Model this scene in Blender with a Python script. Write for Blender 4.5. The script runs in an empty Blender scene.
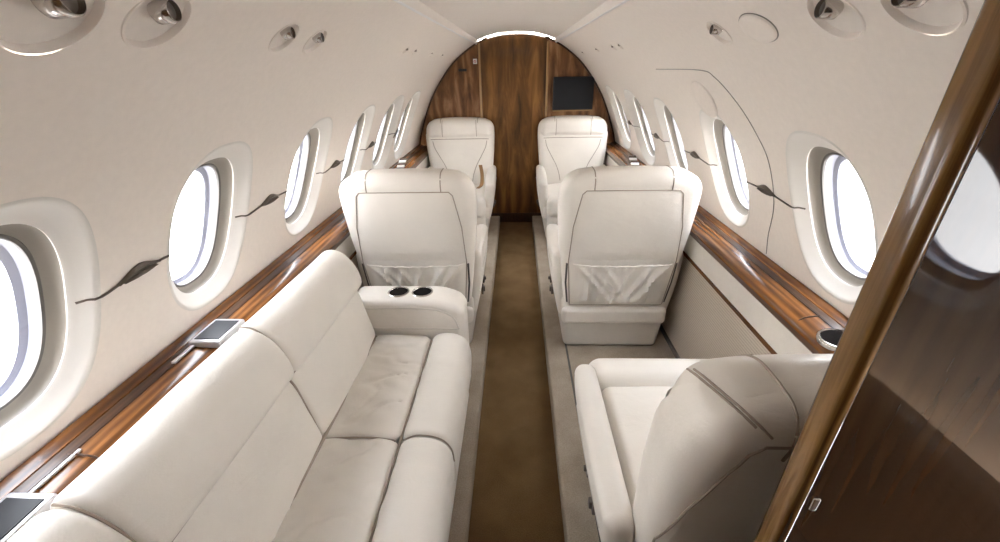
import bpy, bmesh, math, random
from mathutils import Vector, Matrix, noise
from mathutils.bvhtree import BVHTree
random.seed(7)
SC = bpy.context.scene
COL = SC.collection
PI = math.pi

# ------------------------------------------------------------------ materials
def new_mat(name):
    m = bpy.data.materials.new(name); m.use_nodes = True
    nt = m.node_tree; b = nt.nodes['Principled BSDF']
    return m, nt, b
def ramp(nt, stops, fac):
    r = nt.nodes.new('ShaderNodeValToRGB'); e = r.color_ramp.elements
    while len(e) < len(stops): e.new(0.5)
    for el, (p, c) in zip(e, stops): el.position = p; el.color = (*c, 1)
    nt.links.new(fac, r.inputs['Fac']); return r
def coords(nt, scale=(1, 1, 1), kind='Object'):
    t = nt.nodes.new('ShaderNodeTexCoord'); mp = nt.nodes.new('ShaderNodeMapping')
    mp.inputs['Scale'].default_value = scale
    nt.links.new(t.outputs[kind], mp.inputs['Vector']); return mp.outputs['Vector']
def noise_tex(nt, vec, scale, detail=3, rough=.5, dist=0):
    n = nt.nodes.new('ShaderNodeTexNoise'); n.inputs['Scale'].default_value = scale
    n.inputs['Detail'].default_value = detail; n.inputs['Roughness'].default_value = rough
    n.inputs['Distortion'].default_value = dist
    nt.links.new(vec, n.inputs['Vector']); return n.outputs['Fac']
def bump(nt, b, h, strength, dist=.01):
    n = nt.nodes.new('ShaderNodeBump'); n.inputs['Strength'].default_value = strength
    n.inputs['Distance'].default_value = dist
    nt.links.new(h, n.inputs['Height']); nt.links.new(n.outputs['Normal'], b.inputs['Normal'])
def plain(name, col, rough=.5, metal=0, coat=0, var=.06, vs=14):
    m, nt, b = new_mat(name)
    f = noise_tex(nt, coords(nt), vs, 3)
    r = ramp(nt, [(.3, [c * (1 - var) for c in col]), (.7, [min(1, c * (1 + var)) for c in col])], f)
    nt.links.new(r.outputs['Color'], b.inputs['Base Color'])
    b.inputs['Roughness'].default_value = rough; b.inputs['Metallic'].default_value = metal
    b.inputs['Coat Weight'].default_value = coat; b.inputs['Coat Roughness'].default_value = .08
    return m
def leather(name, col, rough=.42):
    m, nt, b = new_mat(name)
    v = coords(nt)
    f = noise_tex(nt, v, 5, 4)
    r = ramp(nt, [(.3, [c * .95 for c in col]), (.7, [min(1, c * 1.03) for c in col])], f)
    nt.links.new(r.outputs['Color'], b.inputs['Base Color'])
    b.inputs['Roughness'].default_value = rough
    b.inputs['Specular IOR Level'].default_value = .45
    vo = nt.nodes.new('ShaderNodeTexVoronoi'); vo.inputs['Scale'].default_value = 260
    nt.links.new(v, vo.inputs['Vector'])
    n2 = noise_tex(nt, coords(nt, (9, 9, 22)), 1.2, 4, .55, .6)
    mx = nt.nodes.new('ShaderNodeMath'); mx.operation = 'MULTIPLY_ADD'
    nt.links.new(vo.outputs['Distance'], mx.inputs[0]); mx.inputs[1].default_value = .05
    nt.links.new(n2, mx.inputs[2])
    bump(nt, b, mx.outputs[0], .22, .012)
    return m
def wood(name, stops, scale, wscale=3., dist=4., rough=.22, coat=.6, wmix=.2):
    m, nt, b = new_mat(name)
    v = coords(nt, scale)
    f1 = noise_tex(nt, v, 3.2, 6, .6, .9)
    w = nt.nodes.new('ShaderNodeTexWave'); w.wave_type = 'BANDS'; w.bands_direction = 'X'
    w.inputs['Scale'].default_value = wscale; w.inputs['Distortion'].default_value = dist
    w.inputs['Detail'].default_value = 3; w.inputs['Detail Scale'].default_value = 1.2
    nt.links.new(v, w.inputs['Vector'])
    mx = nt.nodes.new('ShaderNodeMix'); mx.data_type = 'FLOAT'; mx.inputs[0].default_value = wmix
    nt.links.new(f1, mx.inputs[2]); nt.links.new(w.outputs['Fac'], mx.inputs[3])
    r = ramp(nt, stops, mx.outputs[0])
    nt.links.new(r.outputs['Color'], b.inputs['Base Color'])
    b.inputs['Roughness'].default_value = rough; b.inputs['Specular IOR Level'].default_value = .38
    b.inputs['Coat Weight'].default_value = coat; b.inputs['Coat Roughness'].default_value = .04
    return m
def carpet(name, c1, c2):
    m, nt, b = new_mat(name)
    v = coords(nt)
    f = noise_tex(nt, v, 240, 2); g = noise_tex(nt, v, 7, 4)
    mx = nt.nodes.new('ShaderNodeMix'); mx.data_type = 'FLOAT'; mx.inputs[0].default_value = .5
    nt.links.new(f, mx.inputs[2]); nt.links.new(g, mx.inputs[3])
    r = ramp(nt, [(.35, c1), (.65, c2)], mx.outputs[0])
    nt.links.new(r.outputs['Color'], b.inputs['Base Color'])
    b.inputs['Roughness'].default_value = .95; b.inputs['Specular IOR Level'].default_value = .1
    bump(nt, b, f, .5, .006)
    return m
def emit(name, col, s):
    m, nt, b = new_mat(name)
    b.inputs['Base Color'].default_value = (*col, 1)
    b.inputs['Emission Color'].default_value = (*col, 1); b.inputs['Emission Strength'].default_value = s
    return m
def glass_mat(name):
    m, nt, b = new_mat(name)
    nt.nodes.remove(b); out = nt.nodes['Material Output']
    t = nt.nodes.new('ShaderNodeBsdfTransparent'); t.inputs[0].default_value = (.97, .98, 1, 1)
    g = nt.nodes.new('ShaderNodeBsdfGlossy'); g.inputs['Roughness'].default_value = .02
    fr = nt.nodes.new('ShaderNodeLayerWeight'); fr.inputs['Blend'].default_value = .5
    ms = nt.nodes.new('ShaderNodeMixShader')
    pw = nt.nodes.new('ShaderNodeMath'); pw.operation = 'POWER'; pw.inputs[1].default_value = 5
    ad = nt.nodes.new('ShaderNodeMath'); ad.operation = 'MULTIPLY_ADD'; ad.inputs[1].default_value = .9; ad.inputs[2].default_value = .04
    nt.links.new(fr.outputs['Facing'], pw.inputs[0]); nt.links.new(pw.outputs[0], ad.inputs[0])
    nt.links.new(ad.outputs[0], ms.inputs[0]); nt.links.new(t.outputs[0], ms.inputs[1])
    nt.links.new(g.outputs[0], ms.inputs[2]); nt.links.new(ms.outputs[0], out.inputs['Surface'])
    return m
def ribbed(name, c1, c2):
    m, nt, b = new_mat(name)
    v = coords(nt, (1, 1, 1))
    w = nt.nodes.new('ShaderNodeTexWave'); w.wave_type = 'BANDS'; w.bands_direction = 'Z'
    w.inputs['Scale'].default_value = 26; w.inputs['Distortion'].default_value = 1.2
    w.inputs['Detail'].default_value = 2; w.inputs['Detail Scale'].default_value = 3
    nt.links.new(v, w.inputs['Vector'])
    r = ramp(nt, [(.2, c1), (.8, c2)], w.outputs['Fac'])
    nt.links.new(r.outputs['Color'], b.inputs['Base Color']); b.inputs['Roughness'].default_value = .85
    bump(nt, b, w.outputs['Fac'], .3, .004)
    return m

CREAM = (.79, .742, .672)
M = dict(
    leather=leather('cream_leather', CREAM),
    leather_dim=leather('shaded_cream_leather', (.64, .60, .54), .5),
    piping_and_shade=plain('piping_shade_leather', (.36, .30, .24), .6),
    wall=plain('wall_vinyl', (.84, .768, .695), .6, var=.02, vs=60),
    ceil=plain('ceiling_vinyl', (.81, .75, .685), .6, var=.02, vs=60),
    surround=plain('surround_plastic', (.75, .715, .66), .45, var=.01),
    gasket=plain('gasket_rubber', (.11, .10, .09), .6),
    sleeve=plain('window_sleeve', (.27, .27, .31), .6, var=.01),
    lip=plain('shaded_plastic', (.25, .222, .188), .4, var=.02),  # darkened so the colour carries the shadow inside the window recess
    glass=glass_mat('window_glass'),
    ledge=wood('ledge_walnut', [(.28, (.05, .018, .005)), (.5, (.15, .055, .014)), (.72, (.32, .125, .034))], (10, .6, 10), 1.6, 4, .26, .2),
    ledge_dark=wood('ledge_dark_walnut', [(.25, (.035, .017, .009)), (.75, (.11, .055, .028))], (10, .6, 10), 2.2, 5, .35, .1),
    door_wood=wood('door_walnut', [(.30, (.05, .020, .004)), (.5, (.17, .072, .018)), (.70, (.35, .165, .045))], (3.2, 3.2, .55), .55, 14, .4, .1, .12),
    bulk_wood=wood('bulkhead_walnut', [(.30, (.085, .034, .011)), (.5, (.23, .10, .036)), (.70, (.46, .25, .12))], (4, 4, .9), .8, 12, .4, .1, .15),
    batten=wood('batten_wood', [(.25, (.36, .21, .08)), (.75, (.55, .34, .15))], (20, 20, 1), 2, 3, .3, .5),
    panel_wood=wood('partition_walnut', [(.25, (.030, .015, .007)), (.5, (.046, .023, .011)), (.75, (.064, .032, .015))], (7, 7, .8), 1.8, 6, .03, 0.),
    trim_wood=wood('partition_edge_wood', [(.3, (.035, .015, .004)), (.5, (.11, .052, .014)), (.7, (.27, .145, .045))], (22, 22, .9), 1.6, 5, .17, .35),
    carpet=carpet('beige_carpet', (.30, .25, .19), (.46, .39, .31)),
    runner=carpet('brown_carpet', (.138, .082, .036), (.220, .140, .068)),
    chrome=plain('chrome', (.62, .59, .56), .18, 1, var=.02),
    darkmetal=plain('dark_bronze', (.13, .105, .085), .4, .3),
    black=plain('black_plastic', (.018, .018, .02), .5),
    void=plain('shaded_well', (.012, .010, .009), .95),
    tan=leather('shaded_bench_leather', (.26, .19, .13)),  # bench leather darkened to carry the shade of the aft area
    screen=plain('screen_black', (.012, .013, .016), .55),
    silver=plain('silver_trim', (.62, .61, .62), .3, .6, var=.02),
    fabric=ribbed('panel_fabric', (.46, .39, .31), (.58, .50, .41)),
    seatbelt=plain('tan_webbing', (.30, .17, .07), .7),
    white=plain('white_plastic', (.80, .78, .76), .4, var=.01),
    red=plain('red_print', (.55, .07, .05), .5),
    strip=emit('lamp_diffuser', (1, .95, .86), 2.0),
    lens=emit('reading_lamp_lens', (1, .9, .75), 1.2),
    concrete=plain('apron_concrete', (.74, .71, .67), .9, var=.05, vs=.4),
)

for k_ in ('void', 'screen'): M[k_].node_tree.nodes['Principled BSDF'].inputs['Specular IOR Level'].default_value = .08 if k_ == 'void' else .3

# ------------------------------------------------------------------ helpers
def obj(name, bm, mat, parent=None, loc=(0, 0, 0), smooth=True):
    bmesh.ops.recalc_face_normals(bm, faces=bm.faces[:])
    me = bpy.data.meshes.new(name); bm.to_mesh(me); bm.free()
    if smooth:
        for p in me.polygons: p.use_smooth = True
        if hasattr(me, 'set_sharp_from_angle'): me.set_sharp_from_angle(angle=math.radians(50))
    me.materials.append(mat)
    o = bpy.data.objects.new(name, me); COL.objects.link(o)
    o.location = loc
    if parent: o.parent = parent
    return o
def thing(name, label, cat, loc=(0, 0, 0), group=None, rz=0):
    o = bpy.data.objects.new(name, None); COL.objects.link(o)
    o.empty_display_size = .1
    o.location = loc; o.rotation_euler = (0, 0, rz); tag(o, label, cat, group); return o
def tag(o, label, cat, group=None):
    o['label'] = label; o['category'] = cat
    if group: o['group'] = group
    return o
def struct(name, bm, mat, parent=None, smooth=True):
    o = obj(name, bm, mat, parent, smooth=smooth)
    if parent is None: o['kind'] = 'structure'
    return o
def dup(root, loc, rz=None, label=None):
    r = root.copy(); COL.objects.link(r); r.location = loc
    if rz is not None: r.rotation_euler = (0, 0, rz)
    if label: r['label'] = label
    for ch in list(root.children):
        c = ch.copy(); COL.objects.link(c); c.parent = r
        for g in list(ch.children):
            d = g.copy(); COL.objects.link(d); d.parent = c
    return r
def axis_pts(h, r, m, k=5):
    a = [-h + r * (1 - math.tan(PI / 4 * (1 - i / k))) for i in range(k)]
    inner = [-h + r + (2 * h - 2 * r) * i / m for i in range(m + 1)]
    b = [-x for x in reversed(a)]
    return a + inner + b
def rbox(c, s, r, m=(8, 8, 8), crown=None, f=None, bm=None):
    """rounded box: centre c, size s, edge radius r; crown=(axis,sign,amount) list; f deforms"""
    bm = bm or bmesh.new()
    h = [x / 2 for x in s]; r = min(r, min(h) * .98)
    ax = [axis_pts(h[i], r, m[i]) for i in range(3)]
    cache = {}
    def vert(p):
        key = tuple(round(x, 6) for x in p)
        if key in cache: return cache[key]
        q = [max(-h[i] + r, min(h[i] - r, p[i])) for i in range(3)]
        d = Vector([p[i] - q[i] for i in range(3)])
        if d.length > 1e-9: d = d.normalized() * r
        w = Vector(q) + d
        for (a, sg, am) in (crown or []):
            o = [i for i in range(3) if i != a]
            k = 1.
            for i in o: k *= max(0, 1 - (w[i] / h[i]) ** 2)
            side = max(0, sg * w[a] / h[a])
            w[a] += sg * am * k ** .6 * side
        w = w + Vector(c)
        if f: w = Vector(f(w))
        v = bm.verts.new(w); cache[key] = v; return v
    for a in range(3):
        u, v = [i for i in range(3) if i != a]
        for sg in (-1, 1):
            for i in range(len(ax[u]) - 1):
                for j in range(len(ax[v]) - 1):
                    q = []
                    for (ii, jj) in ((i, j), (i + 1, j), (i + 1, j + 1), (i, j + 1)):
                        p = [0, 0, 0]; p[a] = sg * h[a]; p[u] = ax[u][ii]; p[v] = ax[v][jj]
                        q.append(vert(p))
                    try: bm.faces.new(q)
                    except ValueError: pass
    return bm
def box(bm, c, s, rot=None):
    vs = []
    for dx in (-.5, .5):
        for dy in (-.5, .5):
            for dz in (-.5, .5):
                p = Vector((dx * s[0], dy * s[1], dz * s[2]))
                if rot: p = rot @ p
                vs.append(bm.verts.new(p + Vector(c)))
    for q in ((0, 1, 3, 2), (4, 6, 7, 5), (0, 4, 5, 1), (2, 3, 7, 6), (0, 2, 6, 4), (1, 5, 7, 3)):
        bm.faces.new([vs[i] for i in q])
    return bm
def catmull(pts, n=6, closed=False):
    pts = [Vector(p) for p in pts]; out = []; N = len(pts)
    segs = N if closed else N - 1
    for i in range(segs):
        if closed: p0, p1, p2, p3 = (pts[(i + k - 1) % N] for k in range(4))
        else:
            p1, p2 = pts[i], pts[i + 1]
            p0 = pts[i - 1] if i else p1 * 2 - p2
            p3 = pts[i + 2] if i + 2 < N else p2 * 2 - p1
        for k in range(n):
            t = k / n
            out.append(.5 * ((2 * p1) + (p2 - p0) * t + (2 * p0 - 5 * p1 + 4 * p2 - p3) * t * t + (3 * p1 - p0 - 3 * p2 + p3) * t ** 3))
    if not closed: out.append(pts[-1])
    return out
def tube(bm, pts, r, n=6, closed=False):
    pts = [Vector(p) for p in pts]; rings = []; N = len(pts)
    up = None
    for i, p in enumerate(pts):
        a = pts[i - 1] if (i or closed) else p; b = pts[(i + 1) % N] if (i + 1 < N or closed) else p
        t = (b - a).normalized()
        if up is None:
            up = Vector((0, 0, 1)) if abs(t.z) < .9 else Vector((0, 1, 0))
        s = t.cross(up)
        if s.length < 1e-6: s = t.orthogonal()
        s.normalize(); up = s.cross(t).normalized()
        rr = r[i] if isinstance(r, (list, tuple)) else r
        rings.append([bm.verts.new(p + rr * (math.cos(2 * PI * k / n) * s + math.sin(2 * PI * k / n) * up)) for k in range(n)])
    for i in range(N if closed else N - 1):
        A, B = rings[i], rings[(i + 1) % N]
        for k in range(n): bm.faces.new((A[k], A[(k + 1) % n], B[(k + 1) % n], B[k]))
    if not closed:
        bm.faces.new(rings[0][::-1]); bm.faces.new(rings[-1])
    return bm
def lathe(bm, prof, n=28, mat=None, cap=True):
    mat = mat or Matrix(); rings = []
    for (r, z) in prof:
        rings.append([bm.verts.new(mat @ Vector((r * math.cos(2 * PI * k / n), r * math.sin(2 * PI * k / n), z))) for k in range(n)])
    for A, B in zip(rings, rings[1:]):
        for k in range(n): bm.faces.new((A[k], A[(k + 1) % n], B[(k + 1) % n], B[k]))
    if cap:
        bm.faces.new(rings[0][::-1]); bm.faces.new(rings[-1])
    return bm
def dense(pts, step=.012):
    pts = [Vector(p) for p in pts]; out = [pts[0]]
    for a, b in zip(pts, pts[1:]):
        n = max(1, int((b - a).length / step))
        out += [a + (b - a) * (i + 1) / n for i in range(n)]
    return out
def seam(bm, bvhs, pts, direction, r=.0035, off=0., closed=False, step=.012):
    """lay a cord on surfaces: pts are cast along direction"""
    d = Vector(direction).normalized(); P = []
    src = dense(list(pts) + ([pts[0]] if closed else []), step)
    if closed: src = src[:-1]
    for p in src:
        best = None
        for b in bvhs:
            h = b.ray_cast(p - d * .6, d, 1.2)
            if h[0] is not None and (best is None or h[3] < best[1]): best = (h[0], h[3])
        if best: P.append(best[0] - d * off)
    if len(P) > 1: tube(bm, P, r, 6, closed)
    return bm
def bvh(bm):
    bm.normal_update(); return BVHTree.FromBMesh(bm)
def prism(bm, poly, axis, a0, a1):
    """extrude a 2-D polygon (list of pairs) along axis"""
    def P(u, v, a):
        return {'x': (a, u, v), 'y': (u, a, v), 'z': (u, v, a)}[axis]
    A = [bm.verts.new(P(u, v, a0)) for u, v in poly]; B = [bm.verts.new(P(u, v, a1)) for u, v in poly]
    n = len(poly)
    for i in range(n): bm.faces.new((A[i], A[(i + 1) % n], B[(i + 1) % n], B[i]))
    bm.faces.new(A[::-1]); bm.faces.new(B)
    return bm
def roll(prof, y0, y1, er=.03, n=10, sag=None, smooth=4):
    """soft cushion: closed (x,z) profile run from y0 to y1 with rounded ends"""
    bm = bmesh.new()
    P = catmull([(x, 0, z) for x, z in prof], smooth, True)
    c = sum(P, Vector()) / len(P)
    ys = []
    for i in range(6):
        a = PI / 2 * i / 5; ys.append((y0 + er * (1 - math.sin(a)), er * (1 - math.cos(a))))
    ys = [(y0 + er * (1 - math.cos(PI / 2 * i / 6)), er * (1 - math.sin(PI / 2 * i / 6))) for i in range(7)]
    mid = [(y0 + er + (y1 - y0 - 2 * er) * i / n, 0) for i in range(1, n)]
    ye = [(y1 - (y - y0), ins) for y, ins in reversed(ys)]
    rings = []
    for (y, ins) in ys + mid + ye:
        ring = []
        for p in P:
            d = p - c; L = d.length
            q = c + d * max(.05, (L - ins) / L)
            q = Vector((q.x, y, q.z))
            if sag: q = Vector(sag(q, (y - y0) / (y1 - y0)))
            ring.append(bm.verts.new(q))
        rings.append(ring)
    k = len(P)
    for A, B in zip(rings, rings[1:]):
        for i in range(k): bm.faces.new((A[i], A[(i + 1) % k], B[(i + 1) % k], B[i]))
    for R in (rings[0], rings[-1]):
        m = bm.verts.new(sum((v.co for v in R), Vector()) / k)
        for i in range(k): bm.faces.new((R[i], R[(i + 1) % k], m))
    return bm

def cord(parent, bvhs, pts, direction, r=.003, closed=False, mat=None, name='piping_and_shade', shift=None):
    bm = bmesh.new(); seam(bm, bvhs, pts, direction, r, 0., closed)
    if not len(bm.verts): bm.free(); return None
    if shift: bmesh.ops.translate(bm, verts=bm.verts[:], vec=shift)
    return obj(name, bm, mat or M['piping_and_shade'], parent)

# ------------------------------------------------------------------ cabin shell
XC = 0.0                     # cabin centre line
FRONT, REAR = 4.18, -.62
SEC = [(0, 1.76), (.2, 1.74), (.372, 1.684), (.56, 1.555), (.69, 1.412), (.80, 1.248), (.875, 1.09), (.93, .945), (.963, .825), (.985, .69), (.99, .5)]
_raw = catmull([(x, 0, z) for x, z in SEC], 14)
_len = [0.]
for a, b in zip(_raw, _raw[1:]): _len.append(_len[-1] + (b - a).length)
def sec(s):
    """half-section point and inward normal at arc length s from the crown"""
    s = max(0, min(_len[-1] - 1e-6, s))
    for i in range(len(_len) - 1):
        if _len[i + 1] >= s: break
    a, b = _raw[i], _raw[i + 1]; k = (s - _len[i]) / (_len[i + 1] - _len[i])
    p = a + (b - a) * k
    i0, i1 = max(0, i - 3), min(len(_raw) - 1, i + 4)
    t = (_raw[i1] - _raw[i0]).normalized()
    return p, Vector((-(-t.z), 0, -t.x)) * -1 if False else Vector((t.z, 0, -t.x))
def s_at_z(z):
    for i in range(len(_raw) - 1):
        if _raw[i].z >= z >= _raw[i + 1].z:
            k = (_raw[i].z - z) / (_raw[i].z - _raw[i + 1].z)
            return _len[i] + k * (_len[i + 1] - _len[i])
    return _len[-1]
def s_at_x(x):
    for i in range(len(_raw) - 1):
        if _raw[i].x <= x <= _raw[i + 1].x: return _len[i]
    return _len[-1]
def wp(side, y, s, n=0.):
    p, nn = sec(s)
    if nn.x > 0 and s > .3: nn = -nn
    if s <= .3 and nn.z > 0: nn = -nn
    q = p + nn * n
    return Vector((XC + side * q.x, y, q.z))

WY = {1: [1.12, 1.745, 2.385, 3.03, 3.68], -1: [.548, 1.08, 1.675, 2.255, 2.84, 3.37]}
S_W = s_at_z(1.104)           # arc position of the window centres
A_IN, B_IN = .130, .222       # opening half width / half height
A_OUT, B_OUT = .168, .256     # surround pad
HOLES = {s_: [(y, S_W, A_OUT + (.06 if y > 2.7 else 0), B_OUT + (.014 if y > 2.7 else 0), 2.5) for y in WY[s_]] for s_ in WY}
HOLES[1].append((-.20, s_at_z(1.235), A_OUT * 1.06, B_OUT * .93, 2.5))      # small aft window
LAMPS = [(-1, .548, 1.566, .062), (-1, .705, 1.572, .054), (-1, 1.085, 1.570, .043), (-1, 1.25, 1.570, .041),
         (1, .68, 1.565, .056), (1, .845, 1.566, .053), (1, 1.287, 1.568, .042),
         (-1, 2.225, 1.579, .020), (-1, 2.416, 1.579, .020), (-1, 2.89, 1.579, .018), (-1, 3.30, 1.579, .018),
         (1, 2.39, 1.581, .020), (1, 2.55, 1.581, .020), (1, 3.03, 1.585, .018), (1, 3.66, 1.583, .018)]
for s_, y_, z_, r_ in LAMPS:
    HOLES[s_].append((y_, s_at_z(z_), r_, r_, 2.))
def sup(a, b, k, N=56, e=2.5):
    t = 2 * PI * k / N
    c, s = math.cos(t), math.sin(t)
    return (a * math.copysign(abs(c) ** (2 / e), c), b * math.copysign(abs(s) ** (2 / e), s))
S_EDGE = s_at_x(.36)          # ceiling channel edge
S_LOW = s_at_z(.70)
def wall(side, name):
    bm = bmesh.new()
    ny = int((FRONT - REAR) / .0095); ns = 120
    ys = [REAR + (FRONT - REAR) * i / ny for i in range(ny + 1)]
    ss = [S_EDGE + (S_LOW - S_EDGE) * i / ns for i in range(ns + 1)]
    cache = {}
    def inside(y, s):
        for (w, sc, a, b, e) in HOLES[side]:
            u, v = abs(y - w) / (a + .002), abs(s - sc) / (b + .002)
            f = u ** e + v ** e
            if 1e-9 < f < 1: return (w, sc, f ** (-1 / e))
        return None
    def V(i, j):
        if (i, j) not in cache:
            y, s = ys[i], ss[j]; h = inside(y, s)
            if h: y = h[0] + (y - h[0]) * h[2]; s = h[1] + (s - h[1]) * h[2]     # snap to the rim of the opening
            cache[(i, j)] = bm.verts.new(wp(side, y, s))
        return cache[(i, j)]
    for i in range(ny):
        for j in range(ns):
            if inside(ys[i], ss[j]) and inside(ys[i + 1], ss[j]) and inside(ys[i], ss[j + 1]) and inside(ys[i + 1], ss[j + 1]): continue
            bm.faces.new((V(i, j), V(i + 1, j), V(i + 1, j + 1), V(i, j + 1)))
    return struct(name, bm, M['wall'])
wall(-1, 'wall_left'); wall(1, 'wall_right')

def ring_loft(side, yc, prof, N=72, sc=None):
    """prof: list of (a, b, depth) rings around a window"""
    bm = bmesh.new(); rings = []
    for (a, b, n) in prof:
        r = []
        for k in range(N):
            u, v = sup(a, b, k, N)
            r.append(bm.verts.new(wp(side, yc + u, (sc or S_W) + v, max(n, -.004)) + Vector((-side * min(0, n + .004), 0, 0))))
        rings.append(r)
    for A, B in zip(rings, rings[1:]):
        for k in range(N): bm.faces.new((A[k], A[(k + 1) % N], B[(k + 1) % N], B[k]))
    return bm
def window(idx, side, yc, sc, AO, BO):
    root = bpy.data.objects.new('window_%d' % idx, None); COL.objects.link(root)
    root.location = wp(side, yc, sc); root['kind'] = 'structure'
    a, b = (AO - .038, BO - .044) if AO < .2 else (AO - .098, BO - .058)
    def part(name, bm, mat):
        bmesh.ops.translate(bm, verts=bm.verts[:], vec=-Vector(root.location))
        return obj(name, bm, mat, root)
    def loft(rows): return ring_loft(side, yc, rows, 72, sc)
    part('window_surround', loft([(AO + .008, BO + .008, -.0005), (AO + .003, BO + .003, .0016), (AO - .002, BO - .002, .0003), (AO - .008, BO - .008, -.005),
         (a + .010, b + .012, -.023), (a + .003, b + .004, -.0265), (a, b, -.0295), (a + .001, b + .001, -.0325), (a + .008, b + .008, -.0335)]), M['surround'])
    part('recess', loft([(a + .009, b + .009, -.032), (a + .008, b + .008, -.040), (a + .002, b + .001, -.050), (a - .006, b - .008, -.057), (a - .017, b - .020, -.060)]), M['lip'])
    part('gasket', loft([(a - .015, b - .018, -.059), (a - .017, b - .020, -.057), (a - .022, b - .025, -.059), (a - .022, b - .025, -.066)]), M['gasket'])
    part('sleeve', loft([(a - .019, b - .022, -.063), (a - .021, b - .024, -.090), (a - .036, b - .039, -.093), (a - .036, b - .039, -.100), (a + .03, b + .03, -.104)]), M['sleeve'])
    bm = bmesh.new(); N = 72; rr = []
    for f in (1, .66, .33):
        rr.append([bm.verts.new(wp(side, yc + sup((a - .020) * f, (b - .023) * f, k, N)[0], sc + sup((a - .020) * f, (b - .023) * f, k, N)[1], -.004) + Vector((side * .060, 0, 0))) for k in range(N)])
    for A, B in zip(rr, rr[1:]):
        for k in range(N): bm.faces.new((A[k], A[(k + 1) % N], B[(k + 1) % N], B[k]))
    bm.faces.new(rr[-1])
    part('pane', bm, M['glass'])
n = 1
for side in (-1, 1):
    for (y, sc, a, b, e) in HOLES[side]:
        if e > 2.2: window(n, side, y, sc, a, b); n += 1

# ceiling: raised centre panel between the two channel lips
bm = bmesh.new()
cp = []
sl = S_EDGE
pe = sec(sl)[0]
prof = [(-(pe.x + .004), pe.z - .003), (-(pe.x - .008), pe.z - .010), (-(pe.x - .016), pe.z - .002), (-(pe.x - .018), pe.z + .022), (-.27, 1.738), (-.16, 1.762), (0, 1.772)]
prof = prof + [(-x, z) for x, z in reversed(prof[:-1])]
rows = []
for y in (REAR, 1.0, 2.5, FRONT):
    rows.append([bm.verts.new((XC + x, y, z)) for x, z in prof])
for A, B in zip(rows, rows[1:]):
    for i in range(len(prof) - 1): bm.faces.new((A[i], A[i + 1], B[i + 1], B[i]))
struct('ceiling', bm, M['ceil'])

for k_, sd in ((6, -1), (7, 1)):
    bm = bmesh.new(); tube(bm, [(XC + sd * (pe.x - .004), y, pe.z - .007) for y in (REAR, 1.0, 2.5, FRONT - .01)], .0065, 8)
    struct('trim_%d' % k_, bm, M['white'])
# floors: sunken aisle and the raised seat floors
AX0, AX1 = -.173, .168; RF = .08
bm = bmesh.new(); box(bm, ((AX0 + AX1) / 2, (FRONT + REAR) / 2, -.02), (AX1 - AX0 + .02, FRONT - REAR, .04))
struct('floor', bm, M['runner'], smooth=False)
def floor_side(name, x0, x1, xin):
    bm = rbox(((x0 + x1) / 2, (FRONT + REAR) / 2, RF / 2 - .02), (x1 - x0, FRONT - REAR - .01, RF + .04), .012, (6, 20, 1))
    struct(name, bm, M['carpet'])
floor_side('floor_left', XC - .93, AX0, AX0); floor_side('floor_right', AX1, XC + .93, AX1)

# dark seat-track strip in each raised floor
for nm, x in (('trim_1', .279), ('trim_2', -.283)):
    bm = bmesh.new(); box(bm, (x, 2.0, RF + .001), (.010, 4.2, .004)); struct(nm, bm, M['gasket'], smooth=False)
# unseen aft wall behind the camera, added to hold down the aft light
full = [sec(_len[-1] * i / 40)[0] for i in range(41)]
sect = [(XC + p.x, p.z) for p in full] + [(XC + .95, .0), (XC + .9, -.05)]
poly = sect + [(2 * XC - x, z) for x, z in reversed(sect[1:])]
bm = bmesh.new(); prism(bm, poly, 'y', REAR - .03, REAR); struct('rear_light_block', bm, M['door_wood'], smooth=False)

# ------------------------------------------------------------------ front bulkhead
TOPZ = 1.728
fp = [(x, z) for x, z in poly if z <= TOPZ]
xs_top = .27
right = [(XC + p.x, p.z) for p in full if p.z <= TOPZ]
bl = [(XC + .95, -.02)]
half = [(XC + .24, TOPZ)] + right[0:] + bl
arc = [(XC + x, TOPZ + .018 * (1 - (x / .24) ** 2)) for x in (-.16, -.08, 0, .08, .16)]
pf = arc + half + [(2 * XC - x, z) for x, z in reversed(half)]
bm = bmesh.new(); prism(bm, pf, 'y', FRONT, FRONT + .03)
struct('wall_front', bm, M['bulk_wood'], smooth=False)
# dark rim where the bulkhead meets the lining
bm = bmesh.new()
rim = [(2 * XC - x, z) for x, z in reversed(right)]
tube(bm, [(XC + (x - XC) * .993, FRONT - .004, z - .004) for x, z in rim], .009, 6)
tube(bm, [(XC + (x - XC) * .993, FRONT - .004, z - .004) for x, z in right], .009, 6)
tube(bm, [(XC + x, FRONT - .006, TOPZ + .018 * (1 - (x / .24) ** 2) + .002) for x in [-.30 + .6 * i / 16 for i in range(17)]], .008, 6)
struct('trim_3', bm, M['ledge_dark'])
# door in the middle of the bulkhead
DX0, DX1 = -.322, .276
bm = bmesh.new()
N = 14
top = [(DX0 + (DX1 - DX0) * i / N) for i in range(N + 1)]
dpoly = [(DX0, .005)] + [(x, 1.70 + .040 * (1 - ((x - XC) / .31) ** 2)) for x in top] + [(DX1, .005)]
prism(bm, dpoly, 'y', FRONT - .022, FRONT - .001)
door = struct('door_1', bm, M['door_wood'], smooth=False)
def on(parent, name, bm, mat, smooth=True):
    return obj(name, bm, mat, parent, smooth=smooth)
for x in (DX0 - .008, DX1 + .008):
    bm = rbox((x, FRONT - .016, .83), (.020, .03, 1.72), .006, (1, 1, 6)); on(door, 'door_batten', bm, M['batten'])
bm = rbox((-.285 + .03, FRONT - .034, .98), (.016, .02, .09), .006, (1, 1, 2)); rbox((-.245, FRONT - .045, .955), (.05, .012, .014), .005, (2, 1, 1), bm=bm)
on(door, 'door_handle', bm, M['chrome'])
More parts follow.
